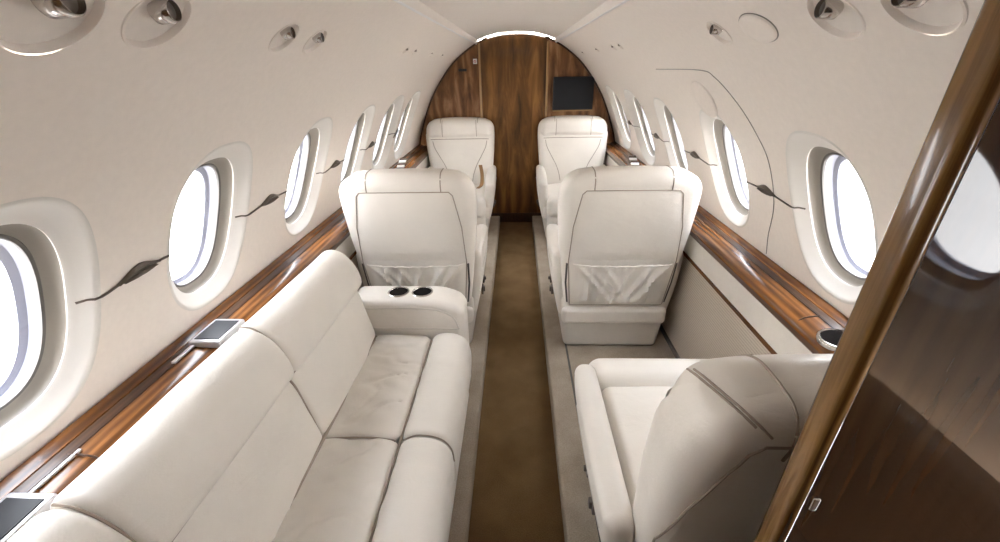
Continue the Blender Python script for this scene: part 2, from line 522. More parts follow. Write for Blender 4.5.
bm = rbox((-.02, FRONT - .026, .06), (.58, .008, .1), .003, (2, 1, 1)); on(door, 'dark_foot_strip', bm, M['ledge_dark'])  # dark strip across the foot of the door

# arched lamp over the door
lamp = thing('cove_lamp', 'bright white crescent lamp arching over the wooden door at the ceiling', 'lamp', (XC, FRONT - .03, 1.735))
bm = bmesh.new()
up = [(x, 1.768 - .05 * (abs(x) / .28) ** 2 - 1.735) for x in [-.255 + .51 * i / 16 for i in range(17)]]
lo = [(x, 1.757 - .041 * (abs(x) / .28) ** 2 - 1.735 - .002) for x in [-.255 + .51 * i / 16 for i in range(17)]]
prism(bm, up + lo[::-1], 'y', -.012, .012)
obj('diffuser', bm, M['strip'], lamp, smooth=False)

# bulkhead monitor, vent and sign
mon = thing('wall_monitor', 'black screen mounted on the right side of the wooden bulkhead', 'monitor', (.53, FRONT, 1.125))
bm = rbox((0, -.012, .137), (.375, .024, .283), .006, (3, 1, 3)); obj('bezel', bm, M['black'], mon)
bm = bmesh.new(); box(bm, (0, -.0255, .137), (.355, .003, .263)); obj('screen', bm, M['screen'], mon, smooth=False)
bm = rbox((-.0, -.012, -.012), (.37, .012, .012), .004, (2, 1, 1)); obj('lower_rail', bm, M['batten'], mon)
bm = rbox((0, -.006, 0), (.075, .012, .022), .004, (3, 1, 1))
for i in range(4): box(bm, (0, -.0125, -.006 + i * .004), (.065, .002, .0015))
tag(obj('vent_grille', bm, M['black'], loc=(-.49, FRONT, 1.476)), 'small dark slotted vent on the left side of the wooden bulkhead', 'vent')
sg = thing('placard', 'tiny white square placard with red mark beside the door batten', 'sign', (-.372, FRONT, 1.545))
bm = rbox((0, -.003, 0), (.036, .006, .042), .002, (2, 1, 2)); obj('plate', bm, M['white'], sg)
bm = bmesh.new(); lathe(bm, [(.012, 0), (.012, .001), (.0085, .001), (.0085, 0)], 20, Matrix.Translation((0, -.0062, 0)) @ Matrix.Rotation(PI / 2, 4, 'X'), cap=False)
box(bm, (0, -.007, 0), (.018, .001, .003), Matrix.Rotation(PI / 4, 3, 'Y')); obj('red_symbol', bm, M['red'], sg)

# ------------------------------------------------------------------ side ledges and lower side panels
def mirror(side, pts): return [(XC + side * x, z) for x, z in pts]
def side_ledge(side, y0, y1, label):
    root = thing('side_ledge', label, 'ledge', (XC + side * .92, (y0 + y1) / 2, .80))
    o = Vector(root.location)
    def put(name, bm, mat, smooth=True):
        bmesh.ops.translate(bm, verts=bm.verts[:], vec=-o); return obj(name, bm, mat, root, smooth=smooth)
    plank = mirror(side, [(.964, .80), (.960, .828), (.955, .831), (.928, .820), (.926, .806), (.935, .79)])
    bm = bmesh.new(); prism(bm, plank, 'y', y0, y1); put('back_plank', bm, M['ledge'], False)
    gro = mirror(side, [(.930, .800), (.927, .8175), (.905, .8125), (.900, .7985)])
    bm = bmesh.new(); prism(bm, gro, 'y', y0, y1); put('dark_inlay', bm, M['ledge_dark'], False)
    nose = [(.902, .785), (.902, .812), (.878, .8085), (.862, .804), (.849, .797), (.841, .788), (.838, .7795)]
    bm = bmesh.new(); prism(bm, mirror(side, [(.906, .76), (.906, .785)] + nose[1:] + [(.839, .772), (.86, .765)]), 'y', y0, y1)
    put('front_nose', bm, M['ledge'])
    bm = bmesh.new(); prism(bm, mirror(side, [(.86, .750), (.86, .767), (.839, .7725), (.840, .755), (.845, .748)]), 'y', y0, y1)
    put('under_edge', bm, M['ledge_dark'], False)
    return root, put
ledR, putR = side_ledge(1, .34, FRONT - .02, 'polished walnut side ledge along the right wall under the windows')
ledL, putL = side_ledge(-1, -.6, FRONT - .02, 'polished walnut side ledge along the left wall behind the sofa')
# cup holder set into the right ledge
bm = bmesh.new()
mt = Matrix.Translation((.885, .955, .813)) @ Matrix.Rotation(-.10, 4, 'Y')
lathe(bm, [(.050, -.012), (.051, -.002), (.049, .001), (.043, .002), (.040, -.002), (.038, -.05)], 32, mt, cap=False)
cupR = putR('cup_holder', bm, M['chrome']); cupR['label'] = 'chrome ring cup holder'
bm = bmesh.new(); lathe(bm, [(.0415, -.001), (.0415, .0005), (.001, .0005)], 32, mt, cap=True)  # flat black disc painted for the shade down the cup hole
w = obj('cup_well_shade', bm, M['void'], cupR)
bmesh_off = -Vector(ledR.location)
for v in w.data.vertices: v.co += bmesh_off
bm = bmesh.new(); tube(bm, [(.905, 1.07, .814), (.88, 1.07, .811), (.862, 1.07, .806), (.851, 1.07, .797), (.847, 1.07, .786)], .0022, 6)
putR('joint_line', bm, M['ledge_dark'])
# control boxes in the left ledge
def control_box(y0, y1):
    yc = (y0 + y1) / 2
    bm = rbox((-.874, yc, .817), (.092, y1 - y0, .022), .005, (3, 3, 1)); f = putL('control_panel', bm, M['silver'])
    bm = rbox((-.873, yc, .8285), (.072, (y1 - y0) - .026, .003), .001, (2, 2, 1)); d = obj('panel_face', bm, M['screen'], f)
    for v in d.data.vertices: v.co -= Vector(ledL.location)
control_box(.905, 1.025); control_box(.335, .455)
bm = rbox((-.905, .865, .817), (.012, .075, .006), .002, (1, 3, 1)); putL('latch_strip', bm, M['silver'])
bm = rbox((-.893, .508, .815), (.008, .10, .006), .002, (1, 3, 1)); putL('latch_strip', bm, M['silver'])
bm = bmesh.new(); tube(bm, [(-.905, .545, .817), (-.88, .545, .815), (-.855, .545, .811), (-.845, .545, .800)], .0022, 6)
putL('joint_line', bm, M['ledge_dark'])

def side_panel(side, y0, y1, label):
    root = bpy.data.objects.new('trim_4' if side < 0 else 'trim_5', None); COL.objects.link(root); root['kind'] = 'structure'
    root.location = (XC + side * .865, (y0 + y1) / 2, RF)
    o = Vector(root.location)
    def put(name, bm, mat, smooth=True):
        bmesh.ops.translate(bm, verts=bm.verts[:], vec=-o); return obj(name, bm, mat, root, smooth=smooth)
    bm = bmesh.new(); prism(bm, mirror(side, [(.90, .748), (.848, .748), (.866, .625), (.90, .625)]), 'y', y0, y1); put('leather_band', bm, M['leather'], False)
    bm = bmesh.new(); prism(bm, mirror(side, [(.90, .628), (.861, .628), (.861, .612), (.90, .612)]), 'y', y0, y1); put('wood_strip', bm, M['ledge'], False)
    bm = bmesh.new(); prism(bm, mirror(side, [(.90, .612), (.864, .612), (.866, RF), (.90, RF)]), 'y', y0, y1); put('fabric_panel', bm, M['fabric'], False)
    bm = bmesh.new(); prism(bm, mirror(side, [(.88, RF + .022), (.856, RF + .020), (.852, RF + .001), (.88, RF + .001)]), 'y', y0, y1); put('floor_strip', bm, M['gasket'], False)
    return root
side_panel(1, .34, FRONT - .01, 'grey ribbed fabric side panel with cream band below the right ledge')
side_panel(-1, -.6, FRONT - .01, 'grey ribbed fabric side panel with cream band below the left ledge')

# ------------------------------------------------------------------ club seats (local: base on raised floor, faces +y)
FOLDS = [(-.235, -.02, .014, .012), (-.19, .03, .011, .009), (-.15, -.16, .010, .009), (-.10, .06, .012, .010), (-.05, -.12, .009, .008), (.01, .02, .010, .007),
         (.06, -.05, .011, .010), (.11, .15, .009, .009), (.16, .02, .013, .011), (.20, .09, .010, .010), (.24, .06, .013, .012)]
def make_seat(label, arm_top, lean, group, belt=False, slide=0., raise_=0., slim=1.):
    root = thing('cabin_seat', label, 'seat', (0, 0, RF), group)
    tl = math.tan(math.radians(lean))
    L = M['leather']
    # pedestal: narrow plinth flaring to the shell
    def flare(w):
        k = max(0, min(1, (w.z) / .22))
        w = w.copy(); w.x *= .92 + .08 * k; w.y = w.y * ((.90 if w.y > 0 else 1.0) + (.10 if w.y > 0 else 0) * k); return w
    bm = rbox((0, .0, .112), (.555, .57, .22), .03, (4, 4, 6), f=flare); obj('pedestal', bm, M['leather_dim'], root)  # darker copy of the cream leather paints the shade low on the base
    bm = rbox((0, .0, .265), (.56, .57, .12), .028, (6, 6, 3)); obj('seat_shell', bm, L, root)
    # cushion and front roll
    def crease(w):
        n = noise.noise(Vector((w.x * 9, w.y * 9, 3))) * .006
        return Vector((w.x, w.y, w.z + (n if w.z > .34 else 0)))
    bm = rbox((-slide / 2, .015, .345 + raise_), (.50 + slide, .47, .11), .035, (12, 12, 4), [(2, 1, .022)], crease); cush = obj('seat_cushion', bm, L, root)
    bm = rbox((-slide / 2, .285 + raise_, .325 + raise_), (.510 if arm_top > .5 else .56 + slide, .125 + raise_, .19), .055, (12, 4, 4), [(1, 1, .008)]); obj('front_roll', bm, L, root)
    bm = bmesh.new(); rbox((0, .27, .19), (.50, .10, .16), .03, (6, 2, 3), bm=bm); obj('front_apron', bm, L, root)
    # arms
    for s in (-1, 1):
        h = arm_top - .18; zc = .18 + h / 2
        def arm(w, s=s):
            k = max(0, min(1, (w.z - .18) / h)); fy = (w.y + .26) / .56
            x = w.x - s * .045 * (1 - k) + s * .010 * math.sin(PI * k)
            y = w.y - (.05 * (1 - k) if fy > .5 else 0)
            z = w.z - (.05 * max(0, fy - .62) / .38 * k if arm_top > .5 else 0)
            return Vector((x, y, z))
        ext = 0 if arm_top > .5 else .045
        bm = rbox((s * .292 - (slide if s < 0 else 1.2 * slide), .015 + ext / 2, zc), (.076, .56 + ext, h), .033, (2, 12, 8), [(0, s, .008)], arm)
        bv = bvh(bm)
        a = obj('armrest', bm, L, root)
        cord(a, [bv], [(s * .5, -.20, arm_top - .11), (s * .5, .24, arm_top - .12)], (-s, 0, 0), .0025, mat=M['leather_dim'])
        sx_ = s * .014 - (slide if s < 0 else 1.2 * slide)
        bm = rbox((s * .298 + sx_, .03, .27), (.012, .03, .045), .004, (1, 2, 2))
        rbox((s * .306 + sx_, .03, .275), (.014, .012, .02), .003, (1, 1, 1), bm=bm); obj('latch', bm, M['darkmetal'], root)
        bm = rbox((s * .298 + sx_, -.075, .255), (.012, .04, .05), .004, (1, 2, 2)); rbox((s * .307 + sx_, -.075, .26), (.012, .02, .03), .003, (1, 1, 1), bm=bm)
        obj('recline_button', bm, M['darkmetal'], root)
    # backrest
    dz = .010 if slim < 1 else 0.; dp = .034 if slim < 1 else 0.
    ZB, ZT = .25, .992 + dz
    def backf(w):
        k = (w.z - ZB) / (ZT - ZB); x = w.x
        # rounded upper corners, slight waist
        P_ = [(0, .88), (.28, .96), (.6, 1.04), (.8, 1.065), (1.0, 1.05)]
        for (k0, a0), (k1, a1) in zip(P_, P_[1:]):
            if k0 <= k <= k1 + 1e-6: x *= a0 + (a1 - a0) * (k - k0) / (k1 - k0); break
        else: x *= .88 if k < 0 else 1.0
        x *= slim
        y = w.y - (w.z - ZB) * tl
        wing = max(0, abs(x) - .17) / .13
        if w.y > -.22: y += .030 * wing ** 1.5 * (1 if k < .8 else max(0, (1 - k) / .2))
        z = w.z
        if k > .85: z -= .030 * (abs(x) / .30) ** 4
        return Vector((x, y, z))
    bm = rbox((0, -.225, (ZB + ZT) / 2), (.60, .145, ZT - ZB), .055, (18, 3, 18), [(1, 1, .02), (2, 1, .012)], backf)
    bv = bvh(bm); back = obj('backrest', bm, L, root)
    # headrest pad on the front
    bm = rbox((0, -.205, .915 + dz), (.575, .145, .175), .055, (16, 3, 6), [(1, 1, .016)], backf)
    bvh_ = bvh(bm); head = obj('headrest', bm, L, root)
    for sx in (-.155, .155): cord(head, [bvh_], [(sx * 1.02, 0, .845), (sx, 0, .985)], (0, -1, 0), .0026)
    for s in (-1, 1):
        pts = [(s * .252, 0, .81), (s * .237, 0, .75), (s * .195, 0, .67), (s * .15, 0, .59), (s * .12, 0, .51), (s * .105, 0, .44)]
        if slim == 1: cord(back, [bv], catmull(pts, 5), (0, -1, 0), .003)
    if slim == 1: cord(back, [bv], [(-.27, 0, .825), (0, 0, .825), (.27, 0, .825)], (0, -1, 0), .0035)
    if slim == 1:
      for s in (-1, 1): cord(back, [bv], [(s * .268, 0, .54), (s * .266, 0, .42), (s * .252, 0, .30)], (0, 1, 0), .0055, mat=M['gasket'], name='shell_gap_shade')  # dark cord standing in for the shaded gap beside the shell
    # rear panel outline, top bar seams
    rp = [(-.205, 0, .917 + dp), (.205, 0, .917 + dp), (.222, 0, .90 + dp), (.252, 0, .74), (.262, 0, .55), (.240, 0, .285), (-.240, 0, .285), (-.262, 0, .55), (-.252, 0, .74), (-.222, 0, .90 + dp)]
    cord(back, [bv], rp, (0, 1, 0), .0027, True)
    for sx in (-.17, .17):
        cord(back, [bv], [(sx, 0, .917), (sx, 0, .97)], (0, 1, 0), .0028)
        cord(back, [bv, bvh_], [(sx, -.32 - .6 * tl, 1.0), (sx, -.14 - .60 * tl, 1.0)], (0, 0, -1), .0028)
    for s in (-1, 1):
        if slim < 1:      # gusset seam over the shoulder
            a_ = Vector((s * .207, -.30 - .62 * tl, .925 + dp)); c_ = Vector((s * .275, -.17 - .66 * tl, .975 + dz))
            for o_ in (0, .012): cord(back, [bv, bvh_], [p - Vector((s * o_, o_, 0)) for p in (a_, c_)], (-s * .55, .35, -.75), .0022)
    # rear pad, slightly proud, and gathered pocket
    hf = []
    bm = bmesh.new()
    nx, nz = 16, 18; G = {}
    for i in range(nx + 1):
        for j in range(nz + 1):
            z = .56 + (.908 - .56) * j / nz
            hw = .212 + (.908 - z) * .2
            hw = min(hw, .246)
            x = -hw + 2 * hw * i / nx
            h = bv.ray_cast(Vector((x, -1.2, z)), Vector((0, 1, 0)), 2)
            y = h[0].y if h[0] else -.3
            e = min(1, min(i, nx - i, j, nz - j) / 2)
            G[i, j] = bm.verts.new((x, y - .0005 - .006 * e, z))
    for i in range(nx):
        for j in range(nz): bm.faces.new((G[i, j], G[i + 1, j], G[i + 1, j + 1], G[i, j + 1]))
    obj('rear_panel', bm, L, root)
    bm = bmesh.new(); nx, nz = 44, 22; G = {}
    for i in range(nx + 1):
        for j in range(nz + 1):
            v = j / nz; u = i / nx
            z = .288 + (.548 - .012 * math.sin(PI * u) - .288) * v
            hw = .238 + .020 * v; x = -hw + 2 * hw * u
            h = bv.ray_cast(Vector((x, -1.2, z)), Vector((0, 1, 0)), 2)
            y = h[0].y if h[0] else -.3
            e = min(1, min(i, nx - i) / 3) * min(1, j / 3)
            fold = 0
            for (xt, xb, wd, am) in FOLDS:
                xx = xt + (xb - xt) * (1 - v) ** .8
                fold += 1.35 * am * math.exp(-((x - xx) / wd) ** 2) * min(1, 3 * (1 - v) + .25)
            fan = noise.noise(Vector(((x * (1.0 + .9 * v)) * 16 + 3.1 * math.sin(z * 9), z * 8, 5.0)))
            puck = noise.noise(Vector((x * 60, 2, 1.5))) * max(0, v - .8) * 5
            y -= .002 + e * (.014 + .007 * fan * (1 - v * .5) + .006 * puck + fold)
            G[i, j] = bm.verts.new((x, y, z))
    for i in range(nx):
        for j in range(nz): bm.faces.new((G[i, j], G[i + 1, j], G[i + 1, j + 1], G[i, j + 1]))
    bv2 = bvh(bm)
    pk = obj('rear_pocket', bm, L, root)
    bm = bmesh.new()
    seam(bm, [bv2], [(-.24 + .48 * i / 12, -.3, .541 - .012 * math.sin(PI * i / 12)) for i in range(13)], (0, 1, 0), .004)
    obj('pocket_hem', bm, L, pk)
    # lower rear cover
    bm = rbox((0, -.272, .215), (.55, .075, .10), .025, (6, 2, 3)); obj('rear_cover', bm, L, root)
    if belt:
        bm = bmesh.new()
        P = catmull([(-.19, -.11, .60), (-.205, -.07, .52), (-.20, -.02, .44), (-.17, .05, .425)], 6)
        for a in P: pass
        n = len(P); A = []
        for i, p in enumerate(P):
            A.append([bm.verts.new(p + Vector((dx, 0, dz))) for dx, dz in ((-.016, .004), (.016, .004), (.016, 0), (-.016, 0))])
        for X, Y in zip(A, A[1:]):
            for k in range(4): bm.faces.new((X[k], X[(k + 1) % 4], Y[(k + 1) % 4], Y[k]))
        bm.faces.new(A[0]); bm.faces.new(A[-1][::-1])
        obj('seat_belt', bm, M['seatbelt'], root)
    return root
SG = 'cream leather cabin seats'
SXL, SXR = -.510, .519
mid_r = make_seat('cream leather seat right of the aisle, seen from behind, with gathered rear pocket', .575, 6, SG)
mid_r.location = (SXR, 2.17, RF)
mid_l = dup(mid_r, (SXL, 2.17, RF), 0, 'cream leather seat left of the aisle, seen from behind, directly ahead of the sofa armrest')
fwd_r = dup(mid_r, (SXR + .002, 3.73, RF), PI, 'cream leather seat facing the camera at the bulkhead below the black screen')
fwd_l = make_seat('cream leather seat with tan belt facing the camera at the bulkhead below the vent', .575, 6, SG, True)
fwd_l.location = (SXL - .012, 3.73, RF); fwd_l.rotation_euler = (0, 0, PI)
near = make_seat('cream leather seat in the right foreground beside the wooden partition, arms lowered', .455, 13, SG, False, .004, .03, .92)
near.location = (SXR + .024, .862, RF)

# ------------------------------------------------------------------ sofa
sofa = thing('sofa', 'long cream leather three place sofa along the left wall', 'sofa', (-.50, .70, RF))
so = Vector(sofa.location)
def sput(name, bm, mat, parent=None):
    bmesh.ops.translate(bm, verts=bm.verts[:], vec=(-.022, .01, 0))
    bmesh.ops.translate(bm, verts=bm.verts[:], vec=-so); return obj(name, bm, mat, parent or sofa)
LE = M['leather']
YS = [(-.12, .398), (.402, .918), (.922, 1.485)]
bm = rbox((-.505, .68, .215), (.60, 1.62, .27), .02, (4, 10, 3)); sput('sofa_base', bm, LE)
def wr(q, t, amp=.006, top=.40, seed=0.):
    n = noise.noise(Vector((q.x * 11 + seed, q.y * 7, q.z * 8))) * amp
    n2 = noise.noise(Vector((q.x * 5, q.y * 22 + q.x * 9, seed))) * amp * .6
    n3 = abs(noise.noise(Vector((q.x * 3.1 + q.y * 5, q.y * 9 - q.x * 6, seed * 2 + 5))))
    n3 = -max(0, .10 - n3) * 10 * amp * .9
    return Vector((q.x, q.y, q.z + (n + n2 + n3 if q.z > top else 0)))
for i, (a, b) in enumerate(YS):
    sag = lambda q, t, i=i: wr(Vector((q.x, q.y, q.z + .010 * math.sin(PI * t) - (.0 if q.z < .4 else .0))), t, .0075, .40, i * 3.3)
    bm = roll([(-.66, .33), (-.655, .40), (-.62, .428), (-.54, .437), (-.45, .440), (-.39, .434), (-.358, .418), (-.350, .37), (-.36, .32), (-.5, .32)], a, b, .02, 60, sag, 8)
    sput('seat_cushion', bm, LE)
    sag = lambda q, t, i=i: Vector((q.x + noise.noise(Vector((q.y * 14, q.z * 9, i))) * .004, q.y, q.z + .004 * math.sin(PI * t) + noise.noise(Vector((q.x * 4, q.y * 30, i * 2.))) * .0025))
    bm = roll([(-.352, .30), (-.352, .40), (-.338, .438), (-.30, .455), (-.25, .452), (-.21, .432), (-.186, .39), (-.180, .33), (-.186, .25), (-.20, .20), (-.28, .19), (-.34, .22)], a - .004, b + .006 if i == 2 else b + .002, .028, 26, sag)
    sput('front_bolster', bm, LE)
    sag = lambda q, t, i=i: Vector((q.x + .010 * math.sin(PI * t) + noise.noise(Vector((q.y * 6, q.z * 6, i))) * .005, q.y, q.z))
    bm = roll([(-.76, .40), (-.70, .38), (-.625, .395), (-.602, .43), (-.612, .50), (-.628, .58), (-.643, .65), (-.662, .688), (-.70, .70), (-.755, .69)], a, b, .018, 20, sag)
    sput('lower_back_cushion', bm, LE)
    sag = lambda q, t, i=i: Vector((q.x + .006 * math.sin(PI * t) + .022 * max(0, q.y) / 1.48 + noise.noise(Vector((q.y * 5, q.z * 6, i + 9.))) * .004, q.y, q.z + .005 * math.sin(PI * t) - .012 * max(0, q.y) / 1.48 * max(0, q.z - .69) / .18))
    bm = roll([(-.772, .70), (-.72, .693), (-.672, .690), (-.642, .702), (-.640, .74), (-.655, .79), (-.682, .835), (-.715, .862), (-.75, .868), (-.782, .850), (-.792, .80), (-.79, .74)], a - .002, b + .002, .022, 20, sag)
    sput('upper_back_cushion', bm, LE)
# dark cords along the cushion seams, painting in the crease shade
def scord(pts, r=.0035, mat='piping_and_shade'):
    bm = bmesh.new(); tube(bm, catmull([Vector(p) for p in pts], 4), r, 6); sput('piping_and_shade', bm, M[mat])
scord([(-.646, -.1, .692), (-.646, .5, .692), (-.646, 1.0, .692), (-.646, 1.47, .692)], .004)
scord([(-.355, -.1, .418), (-.355, .5, .418), (-.355, 1.0, .418), (-.355, 1.47, .418)], .005)
scord([(-.600, -.1, .438), (-.600, .5, .439), (-.600, 1.0, .439), (-.600, 1.47, .436)], .007)
for y_ in (.400, .920):
    scord([(-.62, y_, .422), (-.54, y_, .431), (-.45, y_, .434), (-.37, y_, .420)])
    scord([(-.345, y_, .425), (-.30, y_, .447), (-.25, y_, .444), (-.213, y_, .425), (-.19, y_, .385), (-.185, y_, .33)], .0025)
    scord([(-.61, y_, .43), (-.62, y_, .50), (-.634, y_, .58), (-.648, y_, .65), (-.668, y_, .688)])
    scord([(-.655, y_, .705), (-.648, y_, .74), (-.662, y_, .79), (-.688, y_, .831), (-.718, y_, .856), (-.75, y_, .862)], .0025)
# arm with cup holders at the forward end
def armf(w):
    w = w.copy()
    t = max(0, min(1, (w.x + .36) / .14))
    if w.z > .48: w.z -= .045 * t ** 2.2
    return w
bm = rbox((-.460, 1.578, .37), (.50, .165, .46), .032, (18, 4, 8), None, armf)
bva = bvh(bm); arm_o = sput('sofa_arm', bm, LE)
sh_ = Vector((-.022, .01, 0)) - so
cord(arm_o, [bva], [(-.68, 1.3, .462), (-.23, 1.3, .462)], (0, 1, 0), .003, mat=M['leather_dim'], shift=sh_)
cord(arm_o, [bva], catmull([(-.66, 1.3, .566), (-.40, 1.3, .566), (-.31, 1.3, .553), (-.255, 1.3, .52), (-.232, 1.3, .46)], 4), (0, 1, 0), .003, mat=M['leather_dim'], shift=sh_)
for x in (-.508, -.400):
    mt = Matrix.Translation((x, 1.583, .5995))
    bm = bmesh.new(); lathe(bm, [(.047, -.004), (.048, .002), (.046, .004), (.042, .0045), (.039, .001), (.038, -.02)], 32, mt, cap=False)
    h = sput('cup_holder', bm, M['chrome'], arm_o); h['label'] = 'chrome cup holder ring'
    bm = bmesh.new(); lathe(bm, [(.040, .0), (.0395, .0016), (.03, .0018), (.001, .002)], 32, mt)
    sput('cup_well_shade', bm, M['black'], h) if False else None
    bmw = bm; bmesh.ops.translate(bmw, verts=bmw.verts[:], vec=Vector((-.022, .01, 0)) - so); obj('cup_well_shade', bmw, M['void'], arm_o)  # flat dark disc for the insert and the shade inside the cup
bm = rbox((-.196, 1.47, .36), (.012, .03, .05), .004, (1, 2, 2)); sput('latch', bm, M['darkmetal'])

# ------------------------------------------------------------------ reading lights and covers on the upper lining
def frame(side, y, z):
    s = s_at_z(z); p = wp(side, y, s)
    nrm = (wp(side, y, s, .01) - p).normalized(); yv = Vector((0, 1, 0)); t = yv.cross(nrm).normalized()
    m = Matrix((yv, t, nrm)).transposed().to_4x4()   # local x = along cabin, z = out of the lining
    return p, m
def reading_light(side, y, z, r, label, sp=1.):
    p, m = frame(side, y, z)
    root = thing('reading_light', label, 'light', p, 'reading lights in the upper side lining')
    bm = bmesh.new(); lathe(bm, [(r * 1.03 + .004, -.0006), (r + .004, .0018), (r, .002), (r - .002, -.001), (r - .003, -r * .17)], 48, m, cap=False); obj('rim', bm, M['wall'], root)
    bm = bmesh.new(); lathe(bm, [(r - .002, -r * .14), (r * .8, -r * .19), (r * .5, -r * .23), (r * .2, -r * .24), (.001, -r * .24)], 48, m, cap=False); obj('dish', bm, M['ceil'], root)
    # swivelling chrome spot in the upper part of the dish
    up = m.to_3x3() @ Vector((0, 1, 0))
    sgn = 1 if up.z > 0 else -1
    tm = m @ Matrix.Translation((0, sgn * r * .22, -r * .10)) @ Matrix.Rotation(-sgn * .9, 4, 'X') @ Matrix.Scale(r / .06, 4)
    q = .019
    bm = bmesh.new(); lathe(bm, [(q * .6, -.012), (q, -.004), (q * .92, .024), (q * .80, .026), (q * .76, .016)], 24, tm, cap=False); sp_ = obj('spot', bm, M['chrome'], root)
    bm = bmesh.new(); lathe(bm, [(q * .78, .017), (q * .4, .019), (.0005, .020)], 24, tm, cap=False); obj('spot_lens', bm, M['darkmetal'], sp_)
    return root
zR = 1.555
for side, y, z, r, lab in (
    (-1, .548, 1.566, .062, 'large round reading light with chrome spot at the upper left corner of the picture'),
    (-1, .705, 1.572, .054, 'second reading light from the camera on the left wall, tilted chrome spot in round dish'),
    (-1, 1.085, 1.570, .043, 'third reading light from the camera on the left wall, above the window gap'),
    (-1, 1.25, 1.570, .041, 'fourth reading light from the camera on the left wall, slim oval dish'),
    (1, .68, 1.565, .056, 'round reading light nearest the partition on the right wall'),
    (1, .845, 1.566, .053, 'second reading light from the partition on the right wall'),
    (1, 1.287, 1.568, .042, 'third reading light from the partition on the right wall beyond the blank oval cover'),
    (-1, 2.225, 1.579, .020, 'tiny distant reading light on the left wall, first of the far cluster'),
    (-1, 2.416, 1.579, .020, 'tiny distant reading light on the left wall, second of the far cluster'),
    (-1, 2.89, 1.579, .018, 'tiny distant reading light on the left wall, third of the far cluster'),
    (-1, 3.30, 1.579, .018, 'tiny distant reading light on the left wall closest to the bulkhead'),
    (1, 2.39, 1.581, .020, 'tiny distant reading light on the right wall, first of the far cluster'),
    (1, 2.55, 1.581, .020, 'tiny distant reading light on the right wall, second of the far cluster'),
    (1, 3.03, 1.585, .018, 'tiny distant reading light on the right wall, third of the far cluster'),
    (1, 3.66, 1.583, .018, 'tiny distant reading light on the right wall closest to the bulkhead')):
    reading_light(side, y, z, r, lab)
def oval_cover(side, y, z, a, b, label):
    p, m = frame(side, y, z)
    bm = bmesh.new(); N = 40; prev = None; rings = []
    for k, h in ((1.03, -.002), (1., .0035), (.96, .0055), (.7, .0065), (.3, .007)):
        rings.append([bm.verts.new(m @ Vector((a * k * math.cos(2 * PI * i / N), b * k * math.sin(2 * PI * i / N), h))) for i in range(N)])
    for A, B in zip(rings, rings[1:]):
        for i in range(N): bm.faces.new((A[i], A[(i + 1) % N], B[(i + 1) % N], B[i]))
    bm.faces.new(rings[-1])
    root = thing('oval_cover', label, 'cover', p)
    obj('cover_plate', bm, M['wall'], root)
    bm = bmesh.new(); tube(bm, [m @ Vector((a * 1.03 * math.cos(2 * PI * i / N), b * 1.03 * math.sin(2 * PI * i / N), .0005)) for i in range(N)], .0018, 5, True)
    obj('rim_line', bm, M['lip'], root)
oval_cover(1, 1.092, 1.567, .062, .043, 'blank oval cover plate between reading lights on the right wall')
# overwing exit: seam line and handle cover around the second right window
ex = bpy.data.objects.new('door_2', None); COL.objects.link(ex); ex['kind'] = 'structure'
s0, s1 = s_at_z(1.475), s_at_z(.835)
path = [(2.11, s0), (1.62, s0), (1.52, s0 + .03), (1.45, s0 + .13), (1.41, s0 + .23), (1.385, s0 + .33), (1.40, s_at_z(1.06)), (1.46, s_at_z(.92)), (1.475, s1)]
bm = bmesh.new(); tube(bm, [wp(1, p.x, p.y, .0004) for p in catmull([(a, b, 0) for a, b in path], 8)], .0017, 5)
obj('exit_seam', bm, M['lip'], ex)
p, m = frame(1, 1.72, 1.372)
bm = bmesh.new(); N = 36; rings = []
for k, h in ((1.02, -.002), (1., .004), (.94, .007), (.5, .009)):
    rings.append([bm.verts.new(p + m.to_3x3() @ Vector((.085 * k * math.cos(2 * PI * i / N), .080 * k * math.sin(2 * PI * i / N), h))) for i in range(N)])
for A, B in zip(rings, rings[1:]):
    for i in range(N): bm.faces.new((A[i], A[(i + 1) % N], B[(i + 1) % N], B[i]))
bm.faces.new(rings[-1]); obj('exit_handle_cover', bm, M['wall'], ex)

